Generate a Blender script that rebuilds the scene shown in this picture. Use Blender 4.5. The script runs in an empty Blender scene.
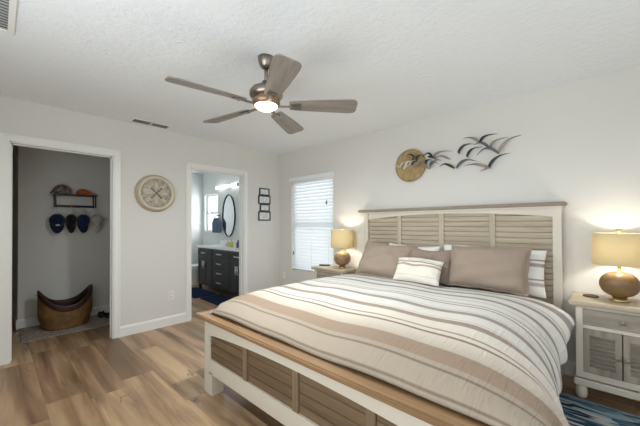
import bpy, bmesh, math, random
from mathutils import Vector, Matrix
PI = math.pi
random.seed(7)
scn = bpy.context.scene
col = scn.collection

# ------------------------------------------------------------------ camera
def set_camera():
    f, v0, yaw, cx, cy, cz, pitch, roll = 302.2608, 221.6879, 0.7509, 3.9841, -3.2669, 1.2626, 0.0087, -0.0035
    F0 = Vector((-math.sin(yaw), math.cos(yaw), 0)); R0 = Vector((math.cos(yaw), math.sin(yaw), 0)); U0 = Vector((0, 0, 1))
    F = F0*math.cos(pitch) + U0*math.sin(pitch); U1 = U0*math.cos(pitch) - F0*math.sin(pitch)
    R = R0*math.cos(roll) + U1*math.sin(roll); U = U1*math.cos(roll) - R0*math.sin(roll)
    cam = bpy.data.cameras.new('camera'); o = bpy.data.objects.new('camera', cam); col.objects.link(o)
    m = Matrix((R, U, -F)).transposed().to_4x4(); m.translation = (cx, cy, cz)
    o.matrix_world = m
    cam.sensor_width = 36; cam.lens = 36*f/640; cam.shift_y = (v0-213)/640
    cam.clip_start = 0.02
    scn.camera = o
set_camera()

# ------------------------------------------------------------------ world, daylight, added fill lamps, exposure
scn.view_settings.view_transform = 'Standard'
scn.view_settings.look = 'None'
scn.view_settings.gamma = 1
scn.view_settings.use_curve_mapping = False
scn.view_settings.exposure = 0.84
w = bpy.data.worlds.new('sky'); scn.world = w; w.use_nodes = True
bg = w.node_tree.nodes['Background']; bg.inputs['Color'].default_value = (0.92, 0.96, 1.0, 1); bg.inputs['Strength'].default_value = 0.7
scn.cycles.diffuse_bounces = 8; scn.cycles.max_bounces = 12; scn.cycles.transparent_max_bounces = 16
scn.cycles.sample_clamp_indirect = 6

def area(name, loc, rot, sx, sy, power, color):
    l = bpy.data.lights.new(name, 'AREA'); l.shape = 'RECTANGLE'; l.size = sx; l.size_y = sy; l.energy = power; l.color = color
    o = bpy.data.objects.new(name, l); col.objects.link(o); o.location = loc; o.rotation_euler = rot
    return o
DAY = (0.98, 0.99, 1.0)
# front and right: added fill lamps at assumed windows; back and bath: daylight
area('fill_front', (3.2, -4.08, 1.28), (math.radians(132), 0, 0), 2.5, 1.7, 27, (0.89, 0.975, 1.0))  # added fill behind the camera, tilted up to brighten ceiling and back wall
area('fill_right', (4.88, -2.0, 1.25), (math.radians(100), 0, math.radians(90)), 2.2, 1.7, 0.8, (0.89, 0.975, 1.0))  # weak added fill from the unseen right side
area('daylight_back', (0.75, 0.30, 1.25), (math.radians(-90), 0, 0), 0.95, 1.5, 4.5, DAY)
area('daylight_bath', (-2.37, 0.30, 1.53), (math.radians(-90), 0, 0), 0.65, 0.85, 13, DAY)

# ------------------------------------------------------------------ helpers
def S(r, g, b):
    f = lambda c: ((c/255+0.055)/1.055)**2.4 if c/255 > 0.04045 else c/255/12.92
    return (f(r), f(g), f(b), 1)

class NT:
    def __init__(s, name):
        s.m = bpy.data.materials.new(name); s.m.use_nodes = True
        s.t = s.m.node_tree; s.p = s.t.nodes['Principled BSDF']; s.out = s.t.nodes['Material Output']
    def n(s, typ, props=None, **inp):
        nd = s.t.nodes.new('ShaderNode'+typ)
        for k, v in (props or {}).items(): setattr(nd, k, v)
        for k, v in inp.items():
            key = int(k[1:]) if k[0] == 'i' and k[1:].isdigit() else k.replace('_', ' ')
            s.set(nd.inputs[key], v)
        return nd
    def set(s, sock, v):
        if isinstance(v, bpy.types.NodeSocket): s.t.links.new(v, sock)
        else: sock.default_value = v
    def P(s, **kw):
        for k, v in kw.items(): s.set(s.p.inputs[k.replace('_', ' ')], v)
    def math(s, op, a, b=0.0):
        return s.n('Math', {'operation': op}, i0=a, i1=b).outputs[0]
    def mix(s, fac, a, b, blend='MIX'):
        nd = s.t.nodes.new('ShaderNodeMix'); nd.data_type = 'RGBA'; nd.blend_type = blend
        s.set(nd.inputs[0], fac); s.set(nd.inputs[6], a); s.set(nd.inputs[7], b)
        return nd.outputs[2]
    def ramp(s, fac, stops, interp='LINEAR'):
        nd = s.t.nodes.new('ShaderNodeValToRGB'); r = nd.color_ramp; r.interpolation = interp
        s.set(nd.inputs[0], fac)
        while len(r.elements) < len(stops): r.elements.new(0.5)
        for i, (p, c) in enumerate(stops): r.elements[i].position = p; r.elements[i].color = c
        return nd.outputs[0]
    def coords(s, which='Object', scale=(1, 1, 1), rot=(0, 0, 0)):
        c = s.t.nodes.new('ShaderNodeTexCoord')
        return s.n('Mapping', Vector=c.outputs[which], Scale=scale, Rotation=rot).outputs[0]
    def noise(s, vec, scale, detail=3, rough=0.5, dist=0.0):
        return s.n('TexNoise', Vector=vec, Scale=scale, Detail=detail, Roughness=rough, Distortion=dist).outputs[0]
    def bump(s, h, strength, dist=0.01):
        s.P(Normal=s.n('Bump', Strength=strength, Distance=dist, Height=h).outputs[0])

def plain(name, c, rough=0.5, metal=0.0, bump=None, var=0.0):
    m = NT(name); m.P(Roughness=rough, Metallic=metal)
    v = m.coords()
    n = m.noise(v, bump[0] if bump else 30, 3)
    k = lambda q: (c[0]*q, c[1]*q, c[2]*q, 1)
    m.P(Base_Color=m.mix(n, k(1-var), k(1+var)) if var else c)
    if bump: m.bump(n, bump[1], 0.005)
    return m.m

def wood(name, c1, c2, axis=0, rough=0.55, scale=1.0, bump=0.15):
    m = NT(name)
    sc = [22*scale]*3; sc[axis] = 1.6*scale
    v = m.coords(scale=tuple(sc))
    a = m.noise(v, 1.0, 6, 0.6, 0.6)
    sc2 = [70*scale]*3; sc2[axis] = 3*scale
    b = m.noise(m.coords(scale=tuple(sc2)), 1.0, 3, 0.6)
    f = m.math('ADD', m.math('MULTIPLY', a, 0.7), m.math('MULTIPLY', b, 0.3))
    m.P(Base_Color=m.ramp(f, [(0.30, c1), (0.68, c2)]), Roughness=rough)
    m.bump(b, bump, 0.003)
    return m.m

def floor_material():
    m = NT('oak_plank_floor')
    tc = m.t.nodes.new('ShaderNodeTexCoord')
    sep = m.n('SeparateXYZ', Vector=tc.outputs['Object'])
    X, Y = sep.outputs[0], sep.outputs[1]
    yr = m.math('DIVIDE', m.math('ADD', Y, 10.001), 0.2325)
    row = m.math('FLOOR', yr)
    rnd = m.n('TexWhiteNoise', {'noise_dimensions': '1D'}, W=row).outputs[0]
    xr = m.math('DIVIDE', m.math('ADD', m.math('ADD', X, 20), m.math('MULTIPLY', rnd, 1.3)), 1.22)
    idx = m.math('FLOOR', xr)
    cv = m.n('CombineXYZ', X=row, Y=idx)
    pr = m.n('TexWhiteNoise', {'noise_dimensions': '3D'}, Vector=cv.outputs[0])
    # grain, shifted per plank
    sh = m.math('MULTIPLY', pr.outputs[0], 37.0)
    gv = m.n('CombineXYZ', X=m.math('ADD', m.math('MULTIPLY', X, 0.75), sh), Y=m.math('ADD', m.math('MULTIPLY', Y, 8), sh), Z=sh).outputs[0]
    g1 = m.noise(gv, 1.0, 5, 0.55, 0.35)
    gv2 = m.n('CombineXYZ', X=m.math('ADD', m.math('MULTIPLY', X, 3.0), sh), Y=m.math('MULTIPLY', Y, 60), Z=sh).outputs[0]
    g2 = m.noise(gv2, 1.0, 3, 0.6)
    base = m.ramp(pr.outputs[0], [(0.0, S(120, 92, 66)), (0.3, S(156, 124, 92)), (0.65, S(186, 152, 116)), (1.0, S(212, 178, 140))])
    c = m.mix(m.ramp(g1, [(0.30, (1, 1, 1, 1)), (0.56, (0, 0, 0, 1))]), base, S(104, 79, 56))
    c = m.mix(m.math('MULTIPLY', m.ramp(g1, [(0.52, (0, 0, 0, 1)), (0.75, (1, 1, 1, 1))]), 0.55), c, S(212, 182, 148))
    c = m.mix(m.math('MULTIPLY', g2, 0.25), c, S(110, 86, 66))
    # dark cracks and knots
    kv = m.n('CombineXYZ', X=m.math('ADD', m.math('MULTIPLY', X, 1.3), sh), Y=m.math('ADD', m.math('MULTIPLY', Y, 6), sh), Z=sh).outputs[0]
    kn = m.noise(kv, 0.9, 3, 0.5, 0.8)
    kl = m.math('ABSOLUTE', m.math('SUBTRACT', kn, 0.5))
    msk = m.noise(kv, 0.8, 1)
    kf = m.math('MULTIPLY', m.ramp(kl, [(0.0, (1, 1, 1, 1)), (0.016, (0, 0, 0, 1))]), m.ramp(msk, [(0.58, (0, 0, 0, 1)), (0.70, (1, 1, 1, 1))]))
    c = m.mix(m.math('MULTIPLY', kf, 0.85), c, S(62, 46, 36))
    # seams
    fy = m.math('FRACT', yr); fx = m.math('FRACT', xr)
    sy = m.math('LESS_THAN', m.math('MINIMUM', fy, m.math('SUBTRACT', 1.0, fy)), 0.007)
    sx = m.math('LESS_THAN', m.math('MINIMUM', fx, m.math('SUBTRACT', 1.0, fx)), 0.0014)
    c = m.mix(m.math('MULTIPLY', m.math('MAXIMUM', sy, sx), 0.35), c, S(70, 52, 40))
    m.P(Base_Color=c, Roughness=m.math('ADD', 0.30, m.math('MULTIPLY', g2, 0.14)))
    m.bump(g2, 0.05, 0.002)
    return m.m

def wall_material(name, c):
    m = NT(name); v = m.coords()
    n = m.noise(v, 85, 3, 0.6)
    m.P(Base_Color=c, Roughness=0.85); m.p.inputs['Specular IOR Level'].default_value = 0.25
    m.bump(n, 0.18, 0.004)
    return m.m

def ceiling_material():
    m = NT('knockdown_ceiling'); v = m.coords()
    n = m.noise(v, 26, 4, 0.55, 0.4)
    h = m.ramp(n, [(0.40, (0, 0, 0, 1)), (0.60, (1, 1, 1, 1))])
    m.P(Base_Color=S(236, 239, 242), Roughness=0.9); m.p.inputs['Specular IOR Level'].default_value = 0.15
    m.bump(h, 0.22, 0.010)
    return m.m

def fabric(name, c, scale=350, bump=0.2, var=0.06, rough=0.9, wr=None):
    m = NT(name); v = m.coords()
    n = m.noise(v, scale, 2)
    big = m.noise(v, wr or 9, 3)
    k = lambda q: (c[0]*q, c[1]*q, c[2]*q, 1)
    m.P(Base_Color=m.mix(n, k(1-var), k(1+var)), Roughness=rough); m.p.inputs['Specular IOR Level'].default_value = 0.1
    m.p.inputs['Sheen Weight'].default_value = 0.15
    m.bump(m.math('ADD', m.math('MULTIPLY', n, 0.15), big), bump, 0.02)
    return m.m

def duvet_material():
    m = NT('striped_comforter_fabric')
    uv = m.t.nodes.new('ShaderNodeUVMap')
    sep = m.n('SeparateXYZ', Vector=uv.outputs[0]); U, V = sep.outputs[0], sep.outputs[1]
    wob = m.math('MULTIPLY', m.math('SUBTRACT', m.noise(uv.outputs[0], 4.0, 2), 0.5), 0.012)
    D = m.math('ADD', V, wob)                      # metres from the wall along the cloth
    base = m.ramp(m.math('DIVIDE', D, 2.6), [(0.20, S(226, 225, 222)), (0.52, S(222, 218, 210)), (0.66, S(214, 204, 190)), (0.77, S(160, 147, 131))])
    grey, lg, brn, tan, dk = S(144, 133, 125), S(178, 170, 162), S(146, 126, 110), S(146, 124, 104), S(116, 100, 88)
    st = [(.335, .016, grey), (.43, .040, lg), (.555, .044, grey), (.665, .014, lg), (.72, .042, grey), (.873, .046, grey), (.975, .010, lg), (1.075, .014, grey), (1.125, .014, dk),
          (1.305, .058, grey), (1.250, .008, lg), (1.525, .064, brn), (1.465, .008, lg), (1.685, .020, brn), (1.752, .024, dk),
          (1.955, .112, tan), (2.050, .014, dk), (2.168, .012, dk)]
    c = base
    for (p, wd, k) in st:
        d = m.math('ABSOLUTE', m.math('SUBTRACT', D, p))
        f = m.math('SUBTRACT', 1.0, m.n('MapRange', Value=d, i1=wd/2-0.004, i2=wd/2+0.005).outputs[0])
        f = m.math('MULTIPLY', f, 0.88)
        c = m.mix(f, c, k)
    # crinkle across the stripes
    cv = m.n('CombineXYZ', X=m.math('MULTIPLY', U, 75), Y=m.math('MULTIPLY', V, 7)).outputs[0]
    cr = m.noise(cv, 1.0, 3, 0.6, 0.5)
    wv = m.noise(uv.outputs[0], 160, 2)
    c = m.mix(m.math('MULTIPLY', wv, 0.12), c, S(120, 105, 92))
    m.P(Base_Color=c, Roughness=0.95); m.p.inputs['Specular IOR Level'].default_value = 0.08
    m.p.inputs['Sheen Weight'].default_value = 0.1
    big = m.noise(uv.outputs[0], 5, 3)
    m.bump(m.math('ADD', m.math('MULTIPLY', cr, 0.9), m.math('MULTIPLY', big, 0.6)), 0.75, 0.011)
    return m.m

def stripe_fabric(name, base, stripes, axis):
    m = NT(name); v = m.coords()
    sep = m.n('SeparateXYZ', Vector=v); D = sep.outputs[axis]
    c = base
    for p, wd, k in stripes:
        d = m.math('ABSOLUTE', m.math('SUBTRACT', D, p))
        f = m.math('SUBTRACT', 1.0, m.n('MapRange', Value=d, i1=wd/2-0.003, i2=wd/2+0.003).outputs[0])
        c = m.mix(f, c, k)
    n = m.noise(v, 300, 2)
    m.P(Base_Color=m.mix(m.math('MULTIPLY', n, 0.12), c, S(140, 130, 120)), Roughness=0.95)
    m.p.inputs['Specular IOR Level'].default_value = 0.08
    m.bump(m.math('ADD', m.math('MULTIPLY', n, 0.15), m.noise(v, 10, 3)), 0.2, 0.02)
    return m.m

def rug_material():
    m = NT('blue_streak_rug'); v = m.coords()
    sep = m.n('SeparateXYZ', Vector=v)
    a = m.n('CombineXYZ', X=m.math('MULTIPLY', sep.outputs[0], 7.0), Y=m.math('MULTIPLY', sep.outputs[1], 46)).outputs[0]
    vo = m.n('TexVoronoi', {'feature': 'F1'}, Vector=a, Scale=1.0, Randomness=1.0)
    r = m.n('SeparateColor', Color=vo.outputs['Color']).outputs[0]
    c = m.ramp(r, [(0.0, S(22, 34, 50)), (0.15, S(52, 76, 98)), (0.28, S(142, 164, 174)), (0.50, S(24, 28, 36)), (0.60, S(186, 190, 186)), (0.76, S(84, 120, 140)), (0.87, S(146, 132, 124)), (0.93, S(34, 40, 52))], 'CONSTANT')
    edge = m.math('GREATER_THAN', sep.outputs[1], 0.725)
    c = m.mix(edge, c, S(120, 150, 168))
    n = m.noise(v, 220, 2)
    c = m.mix(m.math('MULTIPLY', n, 0.25), c, S(110, 120, 126))
    m.P(Base_Color=c, Roughness=1.0); m.p.inputs['Specular IOR Level'].default_value = 0.05
    m.bump(n, 0.5, 0.006)
    return m.m

def speckle(name, c1, c2, scale, rough=1.0, bump=0.4):
    m = NT(name); v = m.coords()
    n = m.noise(v, scale, 3, 0.7)
    m.P(Base_Color=m.ramp(n, [(0.35, c1), (0.65, c2)]), Roughness=rough); m.p.inputs['Specular IOR Level'].default_value = 0.1
    m.bump(n, bump, 0.006)
    return m.m

def weave_material():
    m = NT('woven_wicker'); v = m.coords()
    sep = m.n('SeparateXYZ', Vector=v)
    ang = m.math('ARCTAN2', sep.outputs[1], sep.outputs[0])
    a = m.math('SINE', m.math('MULTIPLY', ang, 46)); b = m.math('SINE', m.math('MULTIPLY', sep.outputs[2], 330))
    h = m.math('MULTIPLY', a, b)
    f = m.math('ADD', m.math('MULTIPLY', h, 0.25), m.noise(v, 14, 3))
    m.P(Base_Color=m.ramp(f, [(0.2, S(92, 64, 34)), (0.8, S(156, 116, 66))]), Roughness=0.7)
    m.bump(h, 0.5, 0.004)
    return m.m

def translucent(name, c, tr=0.5, rough=0.9):
    m = NT(name)
    m.P(Base_Color=c, Roughness=rough); m.p.inputs['Specular IOR Level'].default_value = 0.1
    t = m.n('BsdfTranslucent', Color=c)
    mx = m.n('MixShader', i0=tr, i1=m.p.outputs[0], i2=t.outputs[0])
    n = m.noise(m.coords(scale=(1, 1, 1)), 420, 2)
    m.bump(n, 0.1, 0.002)
    m.t.links.new(mx.outputs[0], m.out.inputs[0])
    return m.m

def glass_material():
    m = NT('window_glass')
    tr = m.n('BsdfTransparent'); gl = m.n('BsdfGlossy', Roughness=0.02)
    mx = m.n('MixShader', i0=0.06, i1=tr.outputs[0], i2=gl.outputs[0])
    m.t.links.new(mx.outputs[0], m.out.inputs[0])
    return m.m

def emit(name, c, strength):
    m = NT(name); m.P(Base_Color=c, Emission_Color=c, Emission_Strength=strength, Roughness=0.5); return m.m

M = dict(
    floor=floor_material(), ceiling=ceiling_material(),
    wall=wall_material('greige_wall_paint', S(219, 217, 212)),
    bathwall=wall_material('cool_white_wall_paint', S(220, 225, 223)),
    trim=plain('white_trim_paint', S(234, 234, 231), 0.35),
    vinyl=plain('white_window_vinyl', S(236, 240, 242), 0.4),
    glass=glass_material(),
    slat=translucent('white_blind_slat', S(240, 243, 244), 0.45, 0.5),
    white=plain('antique_white_paint', S(214, 206, 192), 0.45, var=0.03),
    capwood=wood('weathered_brown_cap_wood', S(122, 92, 64), S(158, 126, 93), 0, 0.42),
    headcap=wood('weathered_taupe_cap_wood', S(124, 110, 96), S(168, 152, 134), 0, 0.55),
    panel=wood('greige_louver_wood', S(172, 158, 140), S(214, 200, 180), 0, 0.6),
    panelv=wood('greige_upright_wood', S(164, 150, 133), S(204, 190, 170), 2, 0.6),
    footpanel=wood('taupe_panel_wood', S(86, 68, 48), S(130, 108, 82), 0, 0.6),
    footmull=wood('taupe_batten_wood', S(112, 93, 71), S(150, 128, 102), 2, 0.6),
    duvet=duvet_material(),
    taupe=fabric('taupe_sham_cotton', S(160, 143, 129), bump=0.45, wr=6),
    taupe2=fabric('taupe_pillow_cotton', S(150, 132, 120)),
    lumbar=stripe_fabric('cream_striped_linen', S(232, 226, 214), [(.062, .012, S(150, 140, 132)), (.030, .020, S(176, 156, 140)), (.078, .004, S(150, 140, 132)), (-.075, .004, S(200, 190, 176))], 2),
    sleep=stripe_fabric('white_striped_cotton', S(234, 234, 230), [(.10, .012, S(150, 142, 138)), (.06, .03, S(176, 166, 160)), (-.06, .012, S(160, 152, 148)), (-.10, .03, S(190, 182, 176))], 2),
    nstop=wood('pale_weathered_top_wood', S(164, 150, 128), S(200, 186, 164), 0, 0.5),
    nswood=wood('grey_weathered_wood', S(132, 122, 110), S(180, 168, 152), 0, 0.6),
    nswoodv=wood('grey_weathered_upright_wood', S(132, 122, 110), S(178, 166, 150), 2, 0.6),
    knob=plain('greyed_knob', S(142, 132, 120), 0.5),
    shade=translucent('linen_lamp_shade', S(218, 206, 172), 0.28),
    lampwood=wood('tan_turned_wood', S(92, 68, 42), S(138, 110, 72), 0, 0.4, 0.5),
    lampwood2=wood('brown_turned_wood', S(112, 88, 62), S(158, 128, 94), 0, 0.45, 0.5),
    brass=plain('brushed_gold', S(196, 172, 118), 0.3, 0.9),
    nickel=plain('brushed_nickel', S(150, 140, 130), 0.3, 0.95),
    bronze=plain('aged_copper_bronze', S(158, 128, 106), 0.35, 0.7),
    blade=wood('greywashed_blade_wood', S(112, 106, 98), S(156, 148, 137), 0, 0.5),
    lens=emit('frosted_light_lens', (1.0, 0.82, 0.62, 1), 6.0),
    ledbar=emit('led_bar_lens', (1.0, 1.0, 1.0, 1), 1.3),
    rug=rug_material(), navy_rug=speckle('navy_bath_mat', S(20, 32, 58), S(38, 54, 84), 120),
    runner=speckle('taupe_runner_pile', S(128, 116, 106), S(190, 178, 166), 60),
    wicker=weave_material(), rim=plain('dark_brown_leather', S(58, 34, 24), 0.5, var=0.1, bump=(60, 0.2)),
    black=plain('black_iron', S(28, 28, 30), 0.45, 0.3),
    blackframe=plain('black_frame_wood', S(40, 40, 42), 0.5),
    navycloth=fabric('navy_cap_cloth', S(28, 38, 68)), blackcloth=fabric('black_cap_cloth', S(34, 30, 28)),
    bluecloth=fabric('blue_cap_cloth', S(34, 44, 80)), greycloth=fabric('pale_grey_cap_cloth', S(186, 178, 172)),
    orangecloth=fabric('orange_cap_cloth', S(206, 104, 44)), towel=fabric('blue_grey_towel', S(96, 116, 134), 160, 0.5),
    camo=speckle('camouflage_cap_cloth', S(84, 70, 58), S(168, 152, 136), 28, 0.9, 0.1),
    whitecloth=fabric('white_patch_cloth', S(220, 216, 210)),
    sandal=plain('dark_grey_sandal', S(40, 40, 42), 0.7),
    charcoal=plain('charcoal_cabinet_paint', S(52, 55, 60), 0.4, var=0.05),
    charcoal_in=plain('charcoal_panel_paint', S(52, 56, 62), 0.4),
    chrome=plain('satin_chrome', S(214, 216, 218), 0.4, 0.7),
    quartz=speckle('white_quartz', S(232, 234, 236), S(244, 245, 246), 20, 0.3, 0.0),
    mirror=plain('mirror_silver', S(222, 228, 232), 0.02, 1.0),
    porcelain=plain('white_porcelain', S(238, 240, 242), 0.2),
    soap=plain('yellow_green_soap', S(196, 190, 96), 0.3), purple=plain('dusky_purple_bottle', S(110, 92, 112), 0.4),
    cream=plain('distressed_cream_wood', S(206, 196, 176), 0.7, var=0.08, bump=(18, 0.3)),
    creamdk=plain('aged_cream_wood', S(180, 166, 142), 0.75, var=0.10, bump=(22, 0.4)),
    plate=plain('white_outlet_plastic', S(232, 228, 222), 0.4), slot=plain('dark_outlet_slot', S(70, 66, 62), 0.6),
    ventgrey=plain('grey_vent_metal', S(196, 198, 198), 0.5), ventdark=plain('vent_dark_gap', S(128, 130, 132), 0.8),
    photo=speckle('pale_print_paper', S(190, 196, 198), S(232, 234, 232), 26, 0.6, 0.0),
    gold=speckle('hammered_brass_disc', S(150, 128, 88), S(182, 160, 118), 14, 0.5, 0.2),
    gulldark=plain('gull_dark_metal', S(50, 54, 58), 0.4, 0.4), gulltaupe=plain('gull_taupe_metal', S(146, 134, 124), 0.45, 0.3),
    gullsteel=plain('gull_steel_metal', S(92, 98, 106), 0.4, 0.4), gullpale=plain('gull_silver_metal', S(206, 204, 198), 0.35, 0.3),
    umber=plain('worn_umber_stain', S(112, 98, 84), 0.7),
    facegrey=speckle('distressed_grey_cream', S(158, 150, 136), S(206, 200, 188), 22, 0.8, 0.4), petal=plain('worn_cream_carving', S(190, 182, 166), 0.75, var=0.1, bump=(30, .3)),
    walnut=plain('dark_walnut', S(74, 52, 38), 0.45), remote=plain('dark_plastic', S(54, 54, 58), 0.5),
)

class MB:
    """collects shapes into one bmesh"""
    def __init__(s): s.bm = bmesh.new()
    def add(s, vs, fs, smooth=False):
        bv = [s.bm.verts.new(v) for v in vs]
        for f in fs:
            try:
                fc = s.bm.faces.new([bv[i] for i in f]); fc.smooth = smooth
            except ValueError: pass
        return s
    def box(s, x0, x1, y0, y1, z0, z1, bev=0.0, rot=None, piv=None):
        b = bmesh.new()
        bmesh.ops.create_cube(b, size=1)
        for v in b.verts: v.co = Vector(((x0+x1)/2+v.co.x*(x1-x0), (y0+y1)/2+v.co.y*(y1-y0), (z0+z1)/2+v.co.z*(z1-z0)))
        if bev: bmesh.ops.bevel(b, geom=b.edges[:], offset=bev, segments=2, affect='EDGES', clamp_overlap=True)
        if rot is not None:
            p = Vector(piv or ((x0+x1)/2, (y0+y1)/2, (z0+z1)/2))
            for v in b.verts: v.co = rot @ (v.co-p) + p
        s.merge(b); return s
    def merge(s, b, smooth=None):
        b.verts.index_update()
        vs = [v.co.copy() for v in b.verts]
        nv = [s.bm.verts.new(v) for v in vs]
        for f in b.faces:
            nf = s.bm.faces.new([nv[v.index] for v in f.verts]); nf.smooth = f.smooth if smooth is None else smooth
        b.free()
    def lathe(s, prof, n=32, c=(0, 0, 0), axis='z', cap=True):
        rings = []
        vs, fs = [], []
        for r, h in prof:
            for k in range(n):
                a = 2*PI*k/n; p = (r*math.cos(a), r*math.sin(a), h)
                if axis == 'x': p = (p[2], p[0], p[1])
                if axis == 'y': p = (p[0], p[2], p[1])
                vs.append((p[0]+c[0], p[1]+c[1], p[2]+c[2]))
        m = len(prof)
        for i in range(m-1):
            for k in range(n):
                k2 = (k+1) % n
                fs.append((i*n+k, i*n+k2, (i+1)*n+k2, (i+1)*n+k))
        if cap:
            if prof[0][0] > 1e-5: fs.append(tuple(range(n))[::-1])
            if prof[-1][0] > 1e-5: fs.append(tuple((m-1)*n+k for k in range(n)))
        return s.add(vs, fs, True)
    def tube(s, pts, r, n=10, cap=True):
        pts = [Vector(p) for p in pts]; vs, fs = [], []
        rr = r if isinstance(r, (list, tuple)) else [r]*len(pts)
        prev = None
        for i, p in enumerate(pts):
            t = (pts[min(i+1, len(pts)-1)]-pts[max(i-1, 0)]).normalized()
            u = prev - t*prev.dot(t) if prev else t.orthogonal()
            u.normalize(); prev = u; v = t.cross(u)
            for k in range(n):
                a = 2*PI*k/n; vs.append(p + (u*math.cos(a)+v*math.sin(a))*rr[i])
        for i in range(len(pts)-1):
            for k in range(n):
                k2 = (k+1) % n; fs.append((i*n+k, i*n+k2, (i+1)*n+k2, (i+1)*n+k))
        if cap: fs += [tuple(range(n))[::-1], tuple((len(pts)-1)*n+k for k in range(n))]
        return s.add(vs, fs, True)
    def prism(s, poly, d0, d1, axis='y', smooth=False):
        """polygon in the two other axes extruded between d0 and d1 along axis"""
        def P3(a, b, d): return {'x': (d, a, b), 'y': (a, d, b), 'z': (a, b, d)}[axis]
        n = len(poly); vs = [P3(a, b, d0) for a, b in poly] + [P3(a, b, d1) for a, b in poly]
        fs = [tuple(range(n)), tuple(range(2*n-1, n-1, -1))] + [(i, i+n, (i+1) % n+n, (i+1) % n) for i in range(n)]
        return s.add(vs, fs, smooth)
    def ellipsoid(s, c, r, nu=24, nv=14, v0=-PI/2, v1=PI/2, mat=None):
        vs, fs = [], []
        for j in range(nv+1):
            ph = v0+(v1-v0)*j/nv
            for k in range(nu):
                a = 2*PI*k/nu
                q = Vector((r[0]*math.cos(ph)*math.cos(a), r[1]*math.cos(ph)*math.sin(a), r[2]*math.sin(ph)))
                if mat: q = mat @ q
                vs.append(q+Vector(c))
        for j in range(nv):
            for k in range(nu):
                k2 = (k+1) % nu; fs.append((j*nu+k, j*nu+k2, (j+1)*nu+k2, (j+1)*nu+k))
        return s.add(vs, fs, True)
    def grid(s, pts, smooth=True, uvs=None):
        """rows of points; uvs the same shape"""
        h, wd = len(pts), len(pts[0])
        s.add([p for row in pts for p in row], [(i*wd+j, i*wd+j+1, (i+1)*wd+j+1, (i+1)*wd+j) for i in range(h-1) for j in range(wd-1)], smooth)
        return s
    def obj(s, name, mat, parent=None, loc=(0, 0, 0), weld=True):
        if weld: bmesh.ops.remove_doubles(s.bm, verts=s.bm.verts[:], dist=1e-5)
        bmesh.ops.recalc_face_normals(s.bm, faces=s.bm.faces[:])
        me = bpy.data.meshes.new(name); s.bm.to_mesh(me); s.bm.free()
        for mt in (mat if isinstance(mat, (list, tuple)) else [mat]): me.materials.append(mt)
        o = bpy.data.objects.new(name, me); col.objects.link(o); o.location = loc
        if parent: o.parent = parent
        return o

def tag(o, label, cat, group=None):
    o['label'] = label; o['category'] = cat
    if group: o['group'] = group
    return o
def thing(name, label, cat, loc=(0, 0, 0), rot=(0, 0, 0), group=None):
    o = bpy.data.objects.new(name, None); o.empty_display_size = 0.05; col.objects.link(o); o.location = loc; o.rotation_euler = rot
    return tag(o, label, cat, group)
def struct(name, mb, mat, parent=None, loc=(0, 0, 0)):
    o = mb.obj(name, mat, parent, loc)
    if not parent: o['kind'] = 'structure'
    return o
def dup(root, loc, label, rot=None):
    r = root.copy(); col.objects.link(r); r.location = loc; r['label'] = label
    if rot: r.rotation_euler = rot
    for ch in list(root.children):
        c = ch.copy(); col.objects.link(c); c.parent = r
        for g in list(ch.children):
            d = g.copy(); col.objects.link(d); d.parent = c
    return r
def lin(a, b, t): return a+(b-a)*t
def interp(x, tab):
    """tab sorted by rising key"""
    if x <= tab[0][0]: return tab[0][1]
    for (a, p), (b, q) in zip(tab, tab[1:]):
        if x <= b:
            t = (x-a)/(b-a); t = t*t*(3-2*t); return p+(q-p)*t
    return tab[-1][1]

# ------------------------------------------------------------------ room shell
H = 2.44
XR, YF, XB = 4.75, -3.95, -2.78          # bedroom right wall, front wall, bathroom far wall
CO = (-3.18, -2.377, 2.035)              # closet opening: y0, y1, top
BO = (-1.505, -0.698, 2.015)             # bathroom opening
WX = (0.305, 1.195, 0.54, 1.965)         # bedroom window
BW = (-2.68, -2.075, 1.115, 1.94)        # bathroom window
T = 0.12

struct('floor', MB().box(-3.6, XR+.12, YF-.12, 0.12, -0.10, 0), M['floor'])
struct('ceiling', MB().box(-3.6, XR+.12, YF-.12, 0.12, H, H+0.10), M['ceiling'])
mb = MB()
mb.box(-T, 0, YF, CO[0], 0, H); mb.box(-T, 0, CO[1], BO[0], 0, H); mb.box(-T, 0, BO[1], 0, 0, H)
mb.box(-T, 0, CO[0], CO[1], CO[2], H); mb.box(-T, 0, BO[0], BO[1], BO[2], H)
struct('wall_left', mb, M['wall'])
mb = MB()
mb.box(0, WX[0], 0, T, 0, H); mb.box(WX[1], XR+T, 0, T, 0, H); mb.box(WX[0], WX[1], 0, T, 0, WX[2]); mb.box(WX[0], WX[1], 0, T, WX[3], H)
struct('wall_back', mb, M['wall'])
FW = (1.95, 4.45, 0.45, 2.1)  # assumed opening out of view, placed to suit the front fill lamp
mb = MB()
mb.box(-T, FW[0], YF-T, YF, 0, H); mb.box(FW[1], XR+T, YF-T, YF, 0, H); mb.box(FW[0], FW[1], YF-T, YF, 0, FW[2]); mb.box(FW[0], FW[1], YF-T, YF, FW[3], H)
struct('wall_front', mb, M['wall'])
RW = (-3.1, -0.9, 0.45, 2.1)  # assumed opening out of view, made for the right fill lamp
mb = MB()
mb.box(XR, XR+T, YF, RW[0], 0, H); mb.box(XR, XR+T, RW[1], 0, 0, H); mb.box(XR, XR+T, RW[0], RW[1], 0, RW[2]); mb.box(XR, XR+T, RW[0], RW[1], RW[3], H)
struct('wall_right', mb, M['wall'])
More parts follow.
